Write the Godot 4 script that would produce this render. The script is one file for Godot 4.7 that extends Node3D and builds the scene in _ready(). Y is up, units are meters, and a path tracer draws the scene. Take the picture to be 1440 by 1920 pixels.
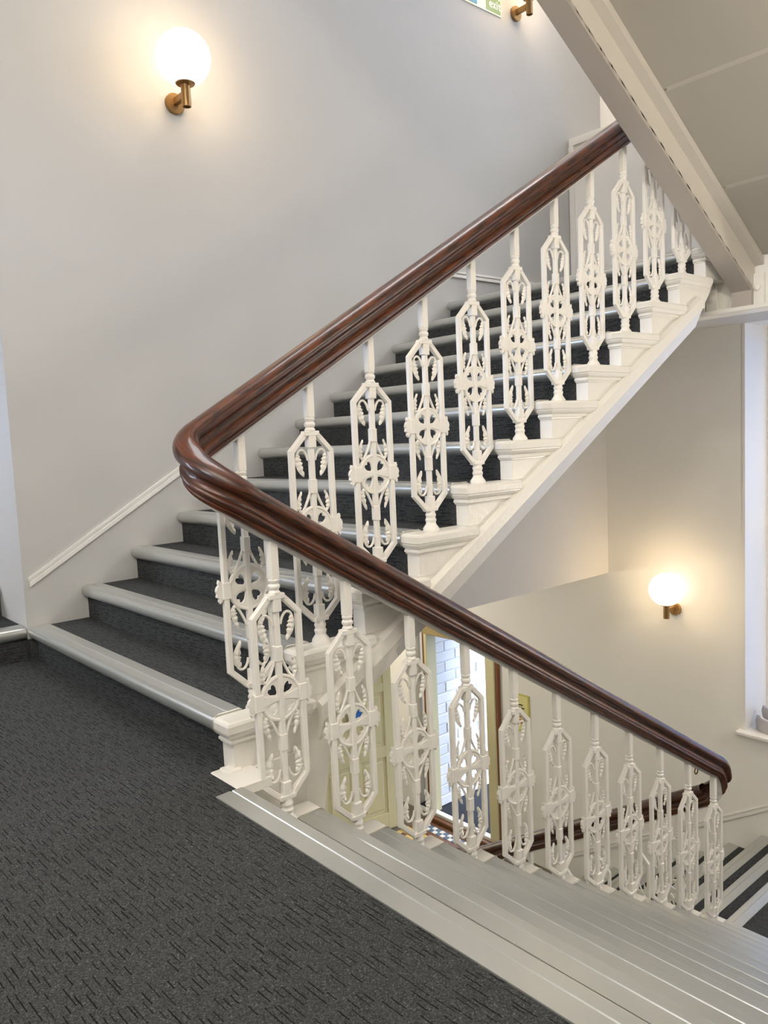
extends Node3D
# stairwell with two flights, cast-iron balusters and a continuous handrail

const R := 0.165      # riser
const G := 0.278      # going
const SL := 0.5935    # pitch

class MB:
	var v := PackedVector3Array()
	var n := PackedVector3Array()
	var uv := PackedVector2Array()
	var t := Transform3D()
	func vert(p: Vector3, nn: Vector3, u: Vector2) -> void:
		v.append(t * p); n.append((t.basis * nn).normalized()); uv.append(u)
	func tri(a: Vector3, b: Vector3, c: Vector3, na: Vector3, nb: Vector3, nc: Vector3, ua := Vector2(), ub := Vector2(), uc := Vector2()) -> void:
		# counter-clockwise from outside; emitted clockwise
		vert(a, na, ua); vert(c, nc, uc); vert(b, nb, ub)
	func ftri(a: Vector3, b: Vector3, c: Vector3, ua := Vector2(), ub := Vector2(), uc := Vector2()) -> void:
		var nn := (b - a).cross(c - a).normalized()
		tri(a, b, c, nn, nn, nn, ua, ub, uc)
	func quad(a: Vector3, b: Vector3, c: Vector3, d: Vector3, ua := Vector2(), ub := Vector2(), uc := Vector2(), ud := Vector2()) -> void:
		var nn := (c - a).cross(d - b).normalized()
		tri(a, b, c, nn, nn, nn, ua, ub, uc); tri(a, c, d, nn, nn, nn, ua, uc, ud)
	func face(pts: Array, ref: Vector3) -> void:
		var a: Vector3 = pts[0]; var b: Vector3 = pts[1]; var c: Vector3 = pts[2]
		var nn := (b - a).cross(c - a)
		var cen := Vector3()
		for q in pts: cen += q
		cen /= pts.size()
		var ps := pts.duplicate()
		if nn.dot(cen - ref) < 0: ps.reverse()
		for i in range(1, ps.size() - 1): ftri(ps[0], ps[i], ps[i + 1], pu(ps[0], nn), pu(ps[i], nn), pu(ps[i + 1], nn))
	func pu(p: Vector3, nn: Vector3) -> Vector2:
		var an := nn.abs()
		if an.y >= an.x and an.y >= an.z: return Vector2(p.z, p.x)
		if an.x >= an.z: return Vector2(p.z, p.y)
		return Vector2(p.x, p.y)
	func box(lo: Vector3, hi: Vector3, bev := 0.0) -> void:
		var c := (lo + hi) * 0.5
		var h := (hi - lo) * 0.5
		var b := minf(bev, minf(h.x, minf(h.y, h.z)) * 0.9)
		for ax in 3:
			for s in [-1.0, 1.0]:
				var pts := []
				for k in [[-1, -1], [1, -1], [1, 1], [-1, 1]]:
					pts.append(cp(c, h, b, ax, s, k[0], k[1]))
				face(pts, c)
		if b <= 0.0: return
		for a1 in 3:
			for a2 in range(a1 + 1, 3):
				var a3 := 3 - a1 - a2
				for s1 in [-1.0, 1.0]:
					for s2 in [-1.0, 1.0]:
						var q := []
						for s3 in [-1.0, 1.0]:
							var sg := Vector3(); sg[a1] = s1; sg[a2] = s2; sg[a3] = s3
							q.append(cs(c, h, b, a1, sg)); q.append(cs(c, h, b, a2, sg))
						face([q[0], q[1], q[3], q[2]], c)
		for sx in [-1.0, 1.0]:
			for sy in [-1.0, 1.0]:
				for sz in [-1.0, 1.0]:
					var sg := Vector3(sx, sy, sz)
					face([cs(c, h, b, 0, sg), cs(c, h, b, 1, sg), cs(c, h, b, 2, sg)], c)
	func cs(c: Vector3, h: Vector3, b: float, ax: int, sg: Vector3) -> Vector3:
		var p := c
		for i in 3: p[i] += sg[i] * (h[i] if i == ax else h[i] - b)
		return p
	func cp(c: Vector3, h: Vector3, b: float, ax: int, s: float, k1: float, k2: float) -> Vector3:
		var sg := Vector3()
		sg[ax] = s; sg[(ax + 1) % 3] = k1; sg[(ax + 2) % 3] = k2
		return cs(c, h, b, ax, sg)
	# polygon in x,y of the current transform, extruded from w0 to w1 along z
	func prism(poly: PackedVector2Array, w0: float, w1: float) -> void:
		var p := poly.duplicate()
		if Geometry2D.is_polygon_clockwise(p): p.reverse()
		var ix := Geometry2D.triangulate_polygon(p)
		for i in range(0, ix.size(), 3):
			var a := p[ix[i]]; var b := p[ix[i + 1]]; var c := p[ix[i + 2]]
			if (b - a).cross(c - a) < 0: var q := b; b = c; c = q
			ftri(Vector3(a.x, a.y, w1), Vector3(b.x, b.y, w1), Vector3(c.x, c.y, w1), a, b, c)
			ftri(Vector3(a.x, a.y, w0), Vector3(c.x, c.y, w0), Vector3(b.x, b.y, w0), a, c, b)
		for i in p.size():
			var a := p[i]; var b := p[(i + 1) % p.size()]
			quad(Vector3(a.x, a.y, w0), Vector3(b.x, b.y, w0), Vector3(b.x, b.y, w1), Vector3(a.x, a.y, w1),
				Vector2(0, 0), Vector2(0, (b - a).length()), Vector2(w1 - w0, (b - a).length()), Vector2(w1 - w0, 0))
	# normals at both ends of every profile segment, creased past 40 degrees
	static func prof_normals(prof: Array, closed: bool) -> Array:
		var out := []
		var m := prof.size()
		var cnt := m if closed else m - 1
		var sn := []
		for j in cnt:
			var d: Vector2 = (prof[(j + 1) % m] - prof[j]).normalized()
			sn.append(Vector2(d.y, -d.x))
		for j in cnt:
			var s: Vector2 = sn[j]
			var na := s; var nb := s
			if closed or j > 0:
				var pr: Vector2 = sn[(j - 1 + cnt) % cnt]
				if pr.dot(s) > 0.76: na = (pr + s).normalized()
			if closed or j < cnt - 1:
				var nx: Vector2 = sn[(j + 1) % cnt]
				if nx.dot(s) > 0.76: nb = (nx + s).normalized()
			out.append([na, nb])
		return out
	# closed counter-clockwise profile swept along a path; side and up vectors per point
	func sweep(path: Array, sd: Array, up: Array, prof: Array, caps := true, smooth := true) -> void:
		var pn := prof_normals(prof, true)
		var m := prof.size()
		var per := [0.0]
		for j in m: per.append(per[j] + (prof[(j + 1) % m] - prof[j]).length())
		var l := 0.0
		for i in path.size() - 1:
			var p0: Vector3 = path[i]; var p1: Vector3 = path[i + 1]
			var dl := (p1 - p0).length()
			for j in m:
				var a: Vector2 = prof[j]; var b: Vector2 = prof[(j + 1) % m]
				var A: Vector3 = p0 + sd[i] * a.x + up[i] * a.y
				var B: Vector3 = p0 + sd[i] * b.x + up[i] * b.y
				var C: Vector3 = p1 + sd[i + 1] * b.x + up[i + 1] * b.y
				var D: Vector3 = p1 + sd[i + 1] * a.x + up[i + 1] * a.y
				var ua := Vector2(l, per[j]); var ub := Vector2(l, per[j + 1])
				var uc := Vector2(l + dl, per[j + 1]); var ud := Vector2(l + dl, per[j])
				if smooth:
					var na: Vector2 = pn[j][0]; var nb: Vector2 = pn[j][1]
					var nA: Vector3 = sd[i] * na.x + up[i] * na.y
					var nB: Vector3 = sd[i] * nb.x + up[i] * nb.y
					var nC: Vector3 = sd[i + 1] * nb.x + up[i + 1] * nb.y
					var nD: Vector3 = sd[i + 1] * na.x + up[i + 1] * na.y
					tri(A, B, C, nA, nB, nC, ua, ub, uc); tri(A, C, D, nA, nC, nD, ua, uc, ud)
				else:
					quad(A, B, C, D, ua, ub, uc, ud)
			l += dl
		if caps:
			var poly := PackedVector2Array(prof)
			var ix := Geometry2D.triangulate_polygon(poly)
			for e in [0, path.size() - 1]:
				var dirn: Vector3 = (path[1] - path[0]) if e == 0 else (path[e] - path[e - 1])
				for i in range(0, ix.size(), 3):
					var q := []
					for k in 3: q.append(path[e] + sd[e] * poly[ix[i + k]].x + up[e] * poly[ix[i + k]].y)
					face(q, (q[0] + q[1] + q[2]) / 3.0 + dirn * (1.0 if e == 0 else -1.0))
	func tube(path: Array, r0: float, r1: float, seg := 8) -> void:
		var sd := []; var up := []
		var m := path.size()
		var ref := Vector3(0, 0, 1)
		for i in m:
			var d: Vector3 = path[mini(i + 1, m - 1)] - path[maxi(i - 1, 0)]
			d = d.normalized()
			if absf(d.dot(ref)) > 0.95: ref = Vector3(1, 0, 0)
			var s := ref.cross(d).normalized()
			var u := d.cross(s).normalized()
			var rr := lerpf(r0, r1, float(i) / (m - 1))
			sd.append(s * rr); up.append(u * rr)
		var prof := []
		for k in seg: prof.append(Vector2(cos(TAU * k / seg), sin(TAU * k / seg)))
		sweep(path, sd, up, prof)
	# profile of (radius, height) from bottom to top round the y axis of c
	func lathe(c: Vector3, prof: Array, seg := 24) -> void:
		var pn := prof_normals(prof, false)
		for j in prof.size() - 1:
			var a: Vector2 = prof[j]; var b: Vector2 = prof[j + 1]
			var na: Vector2 = pn[j][0]; var nb: Vector2 = pn[j][1]
			for k in seg:
				var t0 := TAU * k / seg; var t1 := TAU * (k + 1) / seg
				var d0 := Vector3(cos(t0), 0, -sin(t0)); var d1 := Vector3(cos(t1), 0, -sin(t1))
				var A := c + d0 * a.x + Vector3(0, a.y, 0); var B := c + d1 * a.x + Vector3(0, a.y, 0)
				var C := c + d1 * b.x + Vector3(0, b.y, 0); var D := c + d0 * b.x + Vector3(0, b.y, 0)
				var nA := d0 * na.x + Vector3(0, na.y, 0); var nB := d1 * na.x + Vector3(0, na.y, 0)
				var nC := d1 * nb.x + Vector3(0, nb.y, 0); var nD := d0 * nb.x + Vector3(0, nb.y, 0)
				if a.x > 1e-6: tri(A, B, C, nA, nB, nC)
				if b.x > 1e-6: tri(A, C, D, nA, nC, nD)
	func mesh() -> ArrayMesh:
		var arr := []; arr.resize(Mesh.ARRAY_MAX)
		arr[Mesh.ARRAY_VERTEX] = v; arr[Mesh.ARRAY_NORMAL] = n; arr[Mesh.ARRAY_TEX_UV] = uv
		var m := ArrayMesh.new()
		m.add_surface_from_arrays(Mesh.PRIMITIVE_TRIANGLES, arr)
		return m

var taken := {}
var M := {}

func numbered(s: String) -> String:
	if not taken.has(s):
		taken[s] = 0
		return s
	taken[s] += 1
	return "%s_%03d" % [s, taken[s]]

func tag(o: Node, label: String, category: String, group := "") -> Node:
	o.set_meta("label", label); o.set_meta("category", category)
	if group: o.set_meta("group", group)
	return o

func thing(called: String, label: String, category: String, at := Vector3(), turn := 0.0, group := "") -> Node3D:
	var o := Node3D.new()
	o.name = numbered(called); add_child(o)
	o.position = at; o.rotation.y = turn
	tag(o, label, category, group)
	return o

func part(called: String, mesh: Mesh, mat: Material, parent: Node) -> MeshInstance3D:
	var o := MeshInstance3D.new()
	o.mesh = mesh; o.material_override = mat
	if parent == self: o.name = numbered(called)
	else: o.name = called
	parent.add_child(o, true)
	return o

func struct(called: String, mesh: Mesh, mat: Material, label := "") -> MeshInstance3D:
	var o := part(called, mesh, mat, self)
	o.set_meta("kind", "structure")
	if label: o.set_meta("label", label)
	return o

func boxm(lo: Vector3, hi: Vector3, bev := 0.0) -> ArrayMesh:
	var b := MB.new(); b.box(lo, hi, bev); return b.mesh()

func boxesm(l: Array) -> ArrayMesh:
	var b := MB.new()
	for q in l: b.box(q[0], q[1], q[2] if q.size() > 2 else 0.0)
	return b.mesh()

func V(x: float, y: float, z: float) -> Vector3: return Vector3(x, y, z)

func mat(c: Color, rough: float, metal := 0.0) -> StandardMaterial3D:
	var m := StandardMaterial3D.new()
	m.albedo_color = c; m.roughness = rough; m.metallic = metal
	return m

func srgb(r: int, g: int, b: int) -> Color: return Color(r / 255.0, g / 255.0, b / 255.0)

func noise_normal(freq: float, strength: float, size := 256) -> NoiseTexture2D:
	var f := FastNoiseLite.new(); f.seed = 7; f.frequency = freq; f.fractal_octaves = 4
	var t := NoiseTexture2D.new()
	t.noise = f; t.width = size; t.height = size; t.seamless = true; t.as_normal_map = true; t.bump_strength = strength
	return t

func carpet_material() -> StandardMaterial3D:
	var S := 1024
	var rng := RandomNumberGenerator.new(); rng.seed = 11
	var g := PackedFloat32Array(); g.resize(S * S)
	for i in S * S:
		var q := rng.randf()
		g[i] = 0.62 + 0.62 * q + (0.7 if rng.randf() < 0.02 else 0.0)
	# soften a little into tufts
	var h := g.duplicate()
	for y in S:
		for x in S:
			var i := y * S + x
			var cb := g[(y / 3) * S + x / 3]
			var cc := g[(y / 5 + 400) * S + x / 5 + 500]
			h[i] = 0.30 * g[i] + 0.25 * g[y * S + (x + 1) % S] + 0.45 * (cb * 0.65 + cc * 0.35) + (cb - 0.93) * 0.35
	# short dark grooves along u, in staggered rows
	var rows := 64
	for r in rows:
		var y0 := r * S / rows
		var x := rng.randi_range(0, 90)
		while x < S:
			if rng.randf() < 0.68:
				var ln := rng.randi_range(28, 80)
				var yy := y0 + rng.randi_range(0, 10)
				var dk := rng.randf_range(0.12, 0.5)
				for k in ln:
					var yk := yy + k / 30
					for w in 3:
						var i := ((yk + w) % S) * S + (x + k) % S
						h[i] *= dk if w == 1 else lerpf(dk, 1.0, 0.5)
				x += ln
			x += rng.randi_range(12, 80)
	var data := PackedByteArray(); data.resize(S * S * 3)
	var hd := PackedByteArray(); hd.resize(S * S * 3)
	for i in S * S:
		var q := h[i]
		data[i * 3] = clampi(int(q * 70.0), 0, 255)
		data[i * 3 + 1] = clampi(int(q * 72.0), 0, 255)
		data[i * 3 + 2] = clampi(int(q * 72.5), 0, 255)
		var k := clampi(int(q * 150.0), 0, 255)
		hd[i * 3] = k; hd[i * 3 + 1] = k; hd[i * 3 + 2] = k
	var im := Image.create_from_data(S, S, false, Image.FORMAT_RGB8, data)
	im.generate_mipmaps()
	var nm := Image.create_from_data(S, S, false, Image.FORMAT_RGB8, hd)
	nm.bump_map_to_normal_map(2.5)
	var m := StandardMaterial3D.new()
	m.albedo_texture = ImageTexture.create_from_image(im)
	m.normal_enabled = true; m.normal_texture = ImageTexture.create_from_image(nm); m.normal_scale = 0.7
	m.uv1_scale = Vector3(1.0 / 0.9, 1.0 / 0.9, 1)
	m.roughness = 0.95
	m.metallic_specular = 0.15
	return m

func wood_material() -> StandardMaterial3D:
	var W := 1024; var H := 256
	var f := FastNoiseLite.new(); f.seed = 3; f.frequency = 0.02; f.fractal_octaves = 4
	var f2 := FastNoiseLite.new(); f2.seed = 5; f2.frequency = 0.008
	var data := PackedByteArray(); data.resize(W * H * 3)
	for y in H:
		for x in W:
			var a := f.get_noise_2d(x * 0.06, y * 1.6) * 0.5 + 0.5
			var b := f2.get_noise_2d(x * 0.5, y * 1.5) * 0.5 + 0.5
			var c := f.get_noise_2d(x * 0.35 + 900.0, y * 6.0) * 0.5 + 0.5
			var k := clampf(a * 0.65 + b * 0.35, 0, 1)
			var d := smoothstep(0.48, 0.66, c) * 0.5
			var i := (y * W + x) * 3
			data[i] = int(clampf(lerpf(52, 116, k) * (1.0 - d), 0, 255))
			data[i + 1] = int(clampf(lerpf(19, 63, k) * (1.0 - d), 0, 255))
			data[i + 2] = int(clampf(lerpf(8, 28, k) * (1.0 - d), 0, 255))
	var im := Image.create_from_data(W, H, false, Image.FORMAT_RGB8, data)
	im.generate_mipmaps()
	var m := StandardMaterial3D.new()
	m.albedo_texture = ImageTexture.create_from_image(im)
	m.uv1_scale = Vector3(1.1, 3.0, 1)
	m.roughness = 0.42
	m.clearcoat_enabled = true; m.clearcoat = 0.35; m.clearcoat_roughness = 0.06
	return m

func wall_mat(c: Color) -> StandardMaterial3D:
	var m := mat(c, 0.75)
	m.uv1_triplanar = true; m.uv1_world_triplanar = true; m.uv1_scale = Vector3(0.7, 0.7, 0.7)
	m.normal_enabled = true; m.normal_texture = M.wn; m.normal_scale = 0.12
	return m

func make_materials() -> void:
	M.wn = noise_normal(0.012, 5.0)
	M.bn = noise_normal(0.03, 6.0)
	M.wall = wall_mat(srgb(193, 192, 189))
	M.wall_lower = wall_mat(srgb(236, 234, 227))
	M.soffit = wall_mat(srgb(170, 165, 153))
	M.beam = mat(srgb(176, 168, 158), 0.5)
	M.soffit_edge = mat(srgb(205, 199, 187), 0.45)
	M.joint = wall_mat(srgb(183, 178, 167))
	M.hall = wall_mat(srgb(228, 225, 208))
	M.paint = mat(srgb(236, 233, 224), 0.32)
	M.paint.normal_enabled = true; M.paint.normal_texture = M.bn; M.paint.normal_scale = 0.10
	M.paint.uv1_triplanar = true; M.paint.uv1_world_triplanar = true; M.paint.uv1_scale = Vector3(3, 3, 3)
	M.iron = mat(srgb(240, 237, 229), 0.30)
	M.trim = mat(srgb(233, 231, 226), 0.4)
	M.bar = mat(srgb(214, 212, 206), 0.4)
	M.carpet = carpet_material()
	M.wood = wood_material()
	M.nosing = mat(srgb(190, 192, 188), 0.3, 0.6)
	M.nosing_edge = mat(srgb(196, 192, 178), 0.3, 0.6)
	M.brass = mat(srgb(150, 118, 76), 0.38, 0.75)
	M.globe = mat(srgb(250, 248, 240), 0.25)
	M.globe.emission_enabled = true; M.globe.emission = Color(1.0, 0.95, 0.86); M.globe.emission_energy_multiplier = 1.5
	M.glass = mat(Color(0.9, 0.95, 1.0, 0.06), 0.02); M.glass.transparency = BaseMaterial3D.TRANSPARENCY_ALPHA
	M.film = mat(Color(0.45, 0.65, 0.9, 0.42), 0.05); M.film.transparency = BaseMaterial3D.TRANSPARENCY_ALPHA
	M.cream = mat(srgb(212, 205, 164), 0.4)
	M.brick = [mat(srgb(232, 234, 236), 0.6), mat(srgb(224, 227, 230), 0.6), mat(srgb(238, 239, 240), 0.6)]
	M.mortar = mat(srgb(220, 223, 226), 0.8)
	M.dark_mat = mat(srgb(28, 34, 44), 0.95)
	M.oak = mat(srgb(120, 78, 46), 0.35)
	M.tile_blue = mat(srgb(88, 112, 136), 0.3)
	M.tile_white = mat(srgb(228, 228, 222), 0.3)
	M.tile_brown = mat(srgb(112, 74, 54), 0.35)
	M.tile_ochre = mat(srgb(206, 178, 112), 0.35)
	M.grout = mat(srgb(120, 112, 98), 0.9)

func _ready() -> void:
	# ---------------- camera
	var cam := Camera3D.new(); cam.name = "camera"; add_child(cam)
	var fw := Vector3(0.65027, -0.09426, -0.75383).normalized()
	var rt := Vector3(0.75413, -0.04480, 0.65520)
	rt = (rt - fw * rt.dot(fw)).normalized()
	var upv := rt.cross(fw)
	cam.transform = Transform3D(Basis(rt, upv, -fw), Vector3(-1.1602, 1.0291, 1.9496))
	cam.fov = rad_to_deg(2.0 * atan(960.0 / 1482.16))
	cam.near = 0.05; cam.current = true
	# ---------------- sky and exposure
	var env := Environment.new()
	env.tonemap_mode = Environment.TONE_MAPPER_LINEAR
	env.tonemap_exposure = 0.98
	env.background_mode = Environment.BG_SKY
	var sm := ProceduralSkyMaterial.new()
	sm.sky_top_color = Color(0.88, 0.87, 0.87); sm.sky_horizon_color = Color(0.74, 0.84, 1.0); sm.sky_curve = 0.2
	sm.ground_bottom_color = Color(0.40, 0.42, 0.42); sm.ground_horizon_color = Color(0.75, 0.80, 0.85)
	sm.sky_energy_multiplier = 3.6; sm.ground_energy_multiplier = 2.4
	sm.sun_angle_max = 0.0
	var sky := Sky.new(); sky.sky_material = sm
	env.sky = sky
	env.sdfgi_enabled = true; env.ssao_enabled = true; env.ssil_enabled = true
	var we := WorldEnvironment.new(); we.name = "environment"; we.environment = env; add_child(we)

	make_materials()
	build_shell()
	build_hall()
	build_upper_string()
	build_flights()
	build_handrails()
	build_balusters()
	build_lamps()
	build_small()

# ------------------------------------------------------------------ shell
func wall_with_openings_x(x0: float, x1: float, zlo: float, zhi: float, ylo: float, yhi: float, ops: Array) -> ArrayMesh:
	# ops: [z0, z1, y0, y1]; cut into boxes on a grid
	var zs := [zlo, zhi]; var ys := [ylo, yhi]
	for o in ops: zs.append_array([o[0], o[1]]); ys.append_array([o[2], o[3]])
	zs.sort(); ys.sort()
	var b := MB.new()
	for i in zs.size() - 1:
		if zs[i + 1] - zs[i] < 1e-4: continue
		var j := 0
		while j < ys.size() - 1:
			var zc: float = (zs[i] + zs[i + 1]) * 0.5
			var k := j
			while k < ys.size() - 1:
				var yc: float = (ys[k] + ys[k + 1]) * 0.5
				var hit := false
				for o in ops:
					if zc > o[0] and zc < o[1] and yc > o[2] and yc < o[3]: hit = true
				if hit: break
				k += 1
			if k > j and ys[k] - ys[j] > 1e-4: b.box(V(x0, ys[j], zs[i]), V(x1, ys[k], zs[i + 1]))
			j = k + 1 if k == j else k
	return b.mesh()

func build_shell() -> void:
	# main wall behind the climbing flight, ends below in a header over the hall
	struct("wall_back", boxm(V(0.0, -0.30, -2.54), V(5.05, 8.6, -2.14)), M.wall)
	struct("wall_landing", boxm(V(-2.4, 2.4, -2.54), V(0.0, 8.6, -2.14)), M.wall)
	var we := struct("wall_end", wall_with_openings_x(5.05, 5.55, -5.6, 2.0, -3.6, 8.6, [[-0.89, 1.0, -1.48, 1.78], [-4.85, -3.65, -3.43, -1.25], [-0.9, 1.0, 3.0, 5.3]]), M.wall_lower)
	we.set_meta("label", "tall cream end wall with the deep window and the lower wall lamp")
	struct("wall_near", boxesm([[V(0.0, -3.6, 1.79), V(5.55, 8.6, 2.1)], [V(-2.4, -0.3, 2.9), V(0.0, 8.6, 3.1)], [V(-0.1, -0.3, 2.1), V(0.0, 8.6, 2.9)]]), M.wall)
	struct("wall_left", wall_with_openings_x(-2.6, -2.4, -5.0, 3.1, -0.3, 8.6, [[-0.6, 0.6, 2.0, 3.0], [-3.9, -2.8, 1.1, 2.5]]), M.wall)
	var cl := MB.new()
	for q in [[-2.6, 0.2, -2.6, 3.1], [4.7, 5.6, -2.6, 3.1], [0.2, 4.7, -2.6, -1.8], [0.2, 4.7, -0.3, 3.1]]: cl.box(V(q[0], 8.6, q[2]), V(q[1], 8.8, q[3]))
	struct("ceiling", cl.mesh(), M.wall)
	# roof light over the stairwell
	var rl := Node3D.new(); rl.name = "window_4"; add_child(rl); rl.set_meta("kind", "structure")
	var bars := []
	for k in 6: bars.append([V(0.2 + k * 0.89, 8.7, -1.8), V(0.25 + k * 0.89, 8.76, -0.3)])
	part("frame", boxesm(bars), M.trim, rl)
	part("pane", boxm(V(0.2, 8.725, -1.8), V(4.7, 8.731, -0.3)), M.glass, rl)
	# landing of the storey above, over the viewer
	struct("ceiling_landing", boxm(V(-2.4, 3.72, -2.14), V(-0.05, 3.94, 2.9)), M.wall)
	# landing floor with carpet
	var lf := MB.new()
	lf.box(V(-2.4, -0.012, -2.18), V(-0.10, 0.0, 2.9))
	lf.box(V(-0.10, -0.012, -2.18), V(0.045, 0.0, -0.25))
	lf.box(V(-0.10, -0.012, -0.25), V(-0.03, 0.0, -0.085))
	struct("floor", lf.mesh(), M.carpet, "dark charcoal carpet with short dark dashes on the landing")
	struct("floor_slab", boxm(V(-2.4, -0.28, -2.54), V(-0.02, -0.012, 2.9)), M.wall_lower)
	# upper landing
	struct("floor_upper", boxesm([[V(3.155, 1.965, -2.14), V(5.05, 1.98, -0.271)], [V(3.36, 1.965, -0.271), V(5.05, 1.98, 1.79)]]), M.carpet)
	struct("ceiling_lower", boxesm([[V(3.17, 1.78, -2.14), V(3.36, 1.965, -0.262)], [V(3.36, 1.78, -2.14), V(5.05, 1.965, 1.79)]]), M.wall)
	# lower landing
	struct("floor_lower", boxm(V(2.97, -1.995, -0.116), V(5.05, -1.98, 1.79)), M.carpet, "dark blue carpet of the lower landing")
	struct("floor_lower_slab", boxm(V(2.97, -2.2, -0.19), V(5.05, -1.995, 1.79)), M.wall_lower)
	# lower window with deep reveal: sill, frame, pane
	var w := Node3D.new(); w.name = "window_1"; add_child(w); w.set_meta("kind", "structure"); w.set_meta("label", "tall daylit window in the end wall with a deep white reveal")
	part("sill", boxm(V(4.985, -1.50, -0.945), V(5.48, -1.465, 1.05), 0.008), M.trim, w)
	part("reveal_lining", boxesm([[V(5.045, -1.465, -0.905), V(5.44, 1.78, -0.885)], [V(5.045, -1.465, 0.985), V(5.44, 1.78, 1.005)]]), M.trim, w)
	var fr := part("frame", boxesm([[V(5.43, -1.465, -0.90), V(5.50, 1.80, -0.82), 0.006], [V(5.43, -1.465, 0.92), V(5.50, 1.80, 1.0), 0.006], [V(5.43, -1.465, -0.82), V(5.50, -1.39, 0.92), 0.006], [V(5.43, 1.72, -0.82), V(5.50, 1.80, 0.92), 0.006], [V(5.435, 0.13, -0.82), V(5.495, 0.19, 0.92), 0.006], [V(5.44, -1.39, 0.03), V(5.49, 1.72, 0.07), 0.004]]), M.trim, w)
	for q in [[-0.82, 0.03, -1.39, 0.13], [0.07, 0.92, -1.39, 0.13], [-0.82, 0.03, 0.19, 1.72], [0.07, 0.92, 0.19, 1.72]]:
		part("pane", boxm(V(5.462, q[2], q[0]), V(5.466, q[3], q[1])), M.film, fr)
	# upper-landing window
	var w2 := Node3D.new(); w2.name = "window_2"; add_child(w2); w2.set_meta("kind", "structure")
	var fr2 := part("frame", boxesm([[V(5.43, 3.0, -0.9), V(5.5, 5.3, -0.82)], [V(5.43, 3.0, 0.92), V(5.5, 5.3, 1.0)], [V(5.43, 3.0, -0.82), V(5.5, 3.08, 0.92)], [V(5.43, 5.22, -0.82), V(5.5, 5.3, 0.92)], [V(5.43, 4.1, -0.82), V(5.5, 4.16, 0.92)]]), M.trim, w2)
	part("pane", boxm(V(5.462, 3.08, -0.82), V(5.466, 4.1, 0.92)), M.glass, fr2)
	part("pane", boxm(V(5.462, 4.16, -0.82), V(5.466, 5.22, 0.92)), M.glass, fr2)
	# landing window behind the viewer
	var w3 := Node3D.new(); w3.name = "window_3"; add_child(w3); w3.set_meta("kind", "structure")
	part("frame", boxesm([[V(-2.56, 2.0, -0.6), V(-2.50, 2.07, 0.6)], [V(-2.56, 2.93, -0.6), V(-2.50, 3.0, 0.6)], [V(-2.56, 2.07, -0.6), V(-2.50, 2.93, -0.53)], [V(-2.56, 2.07, 0.53), V(-2.50, 2.93, 0.6)]]), M.trim, w3)
	part("pane", boxm(V(-2.532, 2.07, -0.53), V(-2.528, 2.93, 0.53)), M.glass, w3)
	# lobby up the side steps
	struct("wall_lobby", boxesm([[V(0.0, -0.3, -5.0), V(0.2, 3.2, -2.54)], [V(-2.4, -0.3, -5.2), V(0.2, 3.2, -5.0)]]), M.wall)
	struct("ceiling_lobby", boxm(V(-2.6, 3.0, -5.2), V(0.2, 3.2, -2.54)), M.wall)
	struct("floor_lobby", boxm(V(-2.4, -0.28, -5.0), V(0.0, 0.33, -2.60)), M.carpet)

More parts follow.
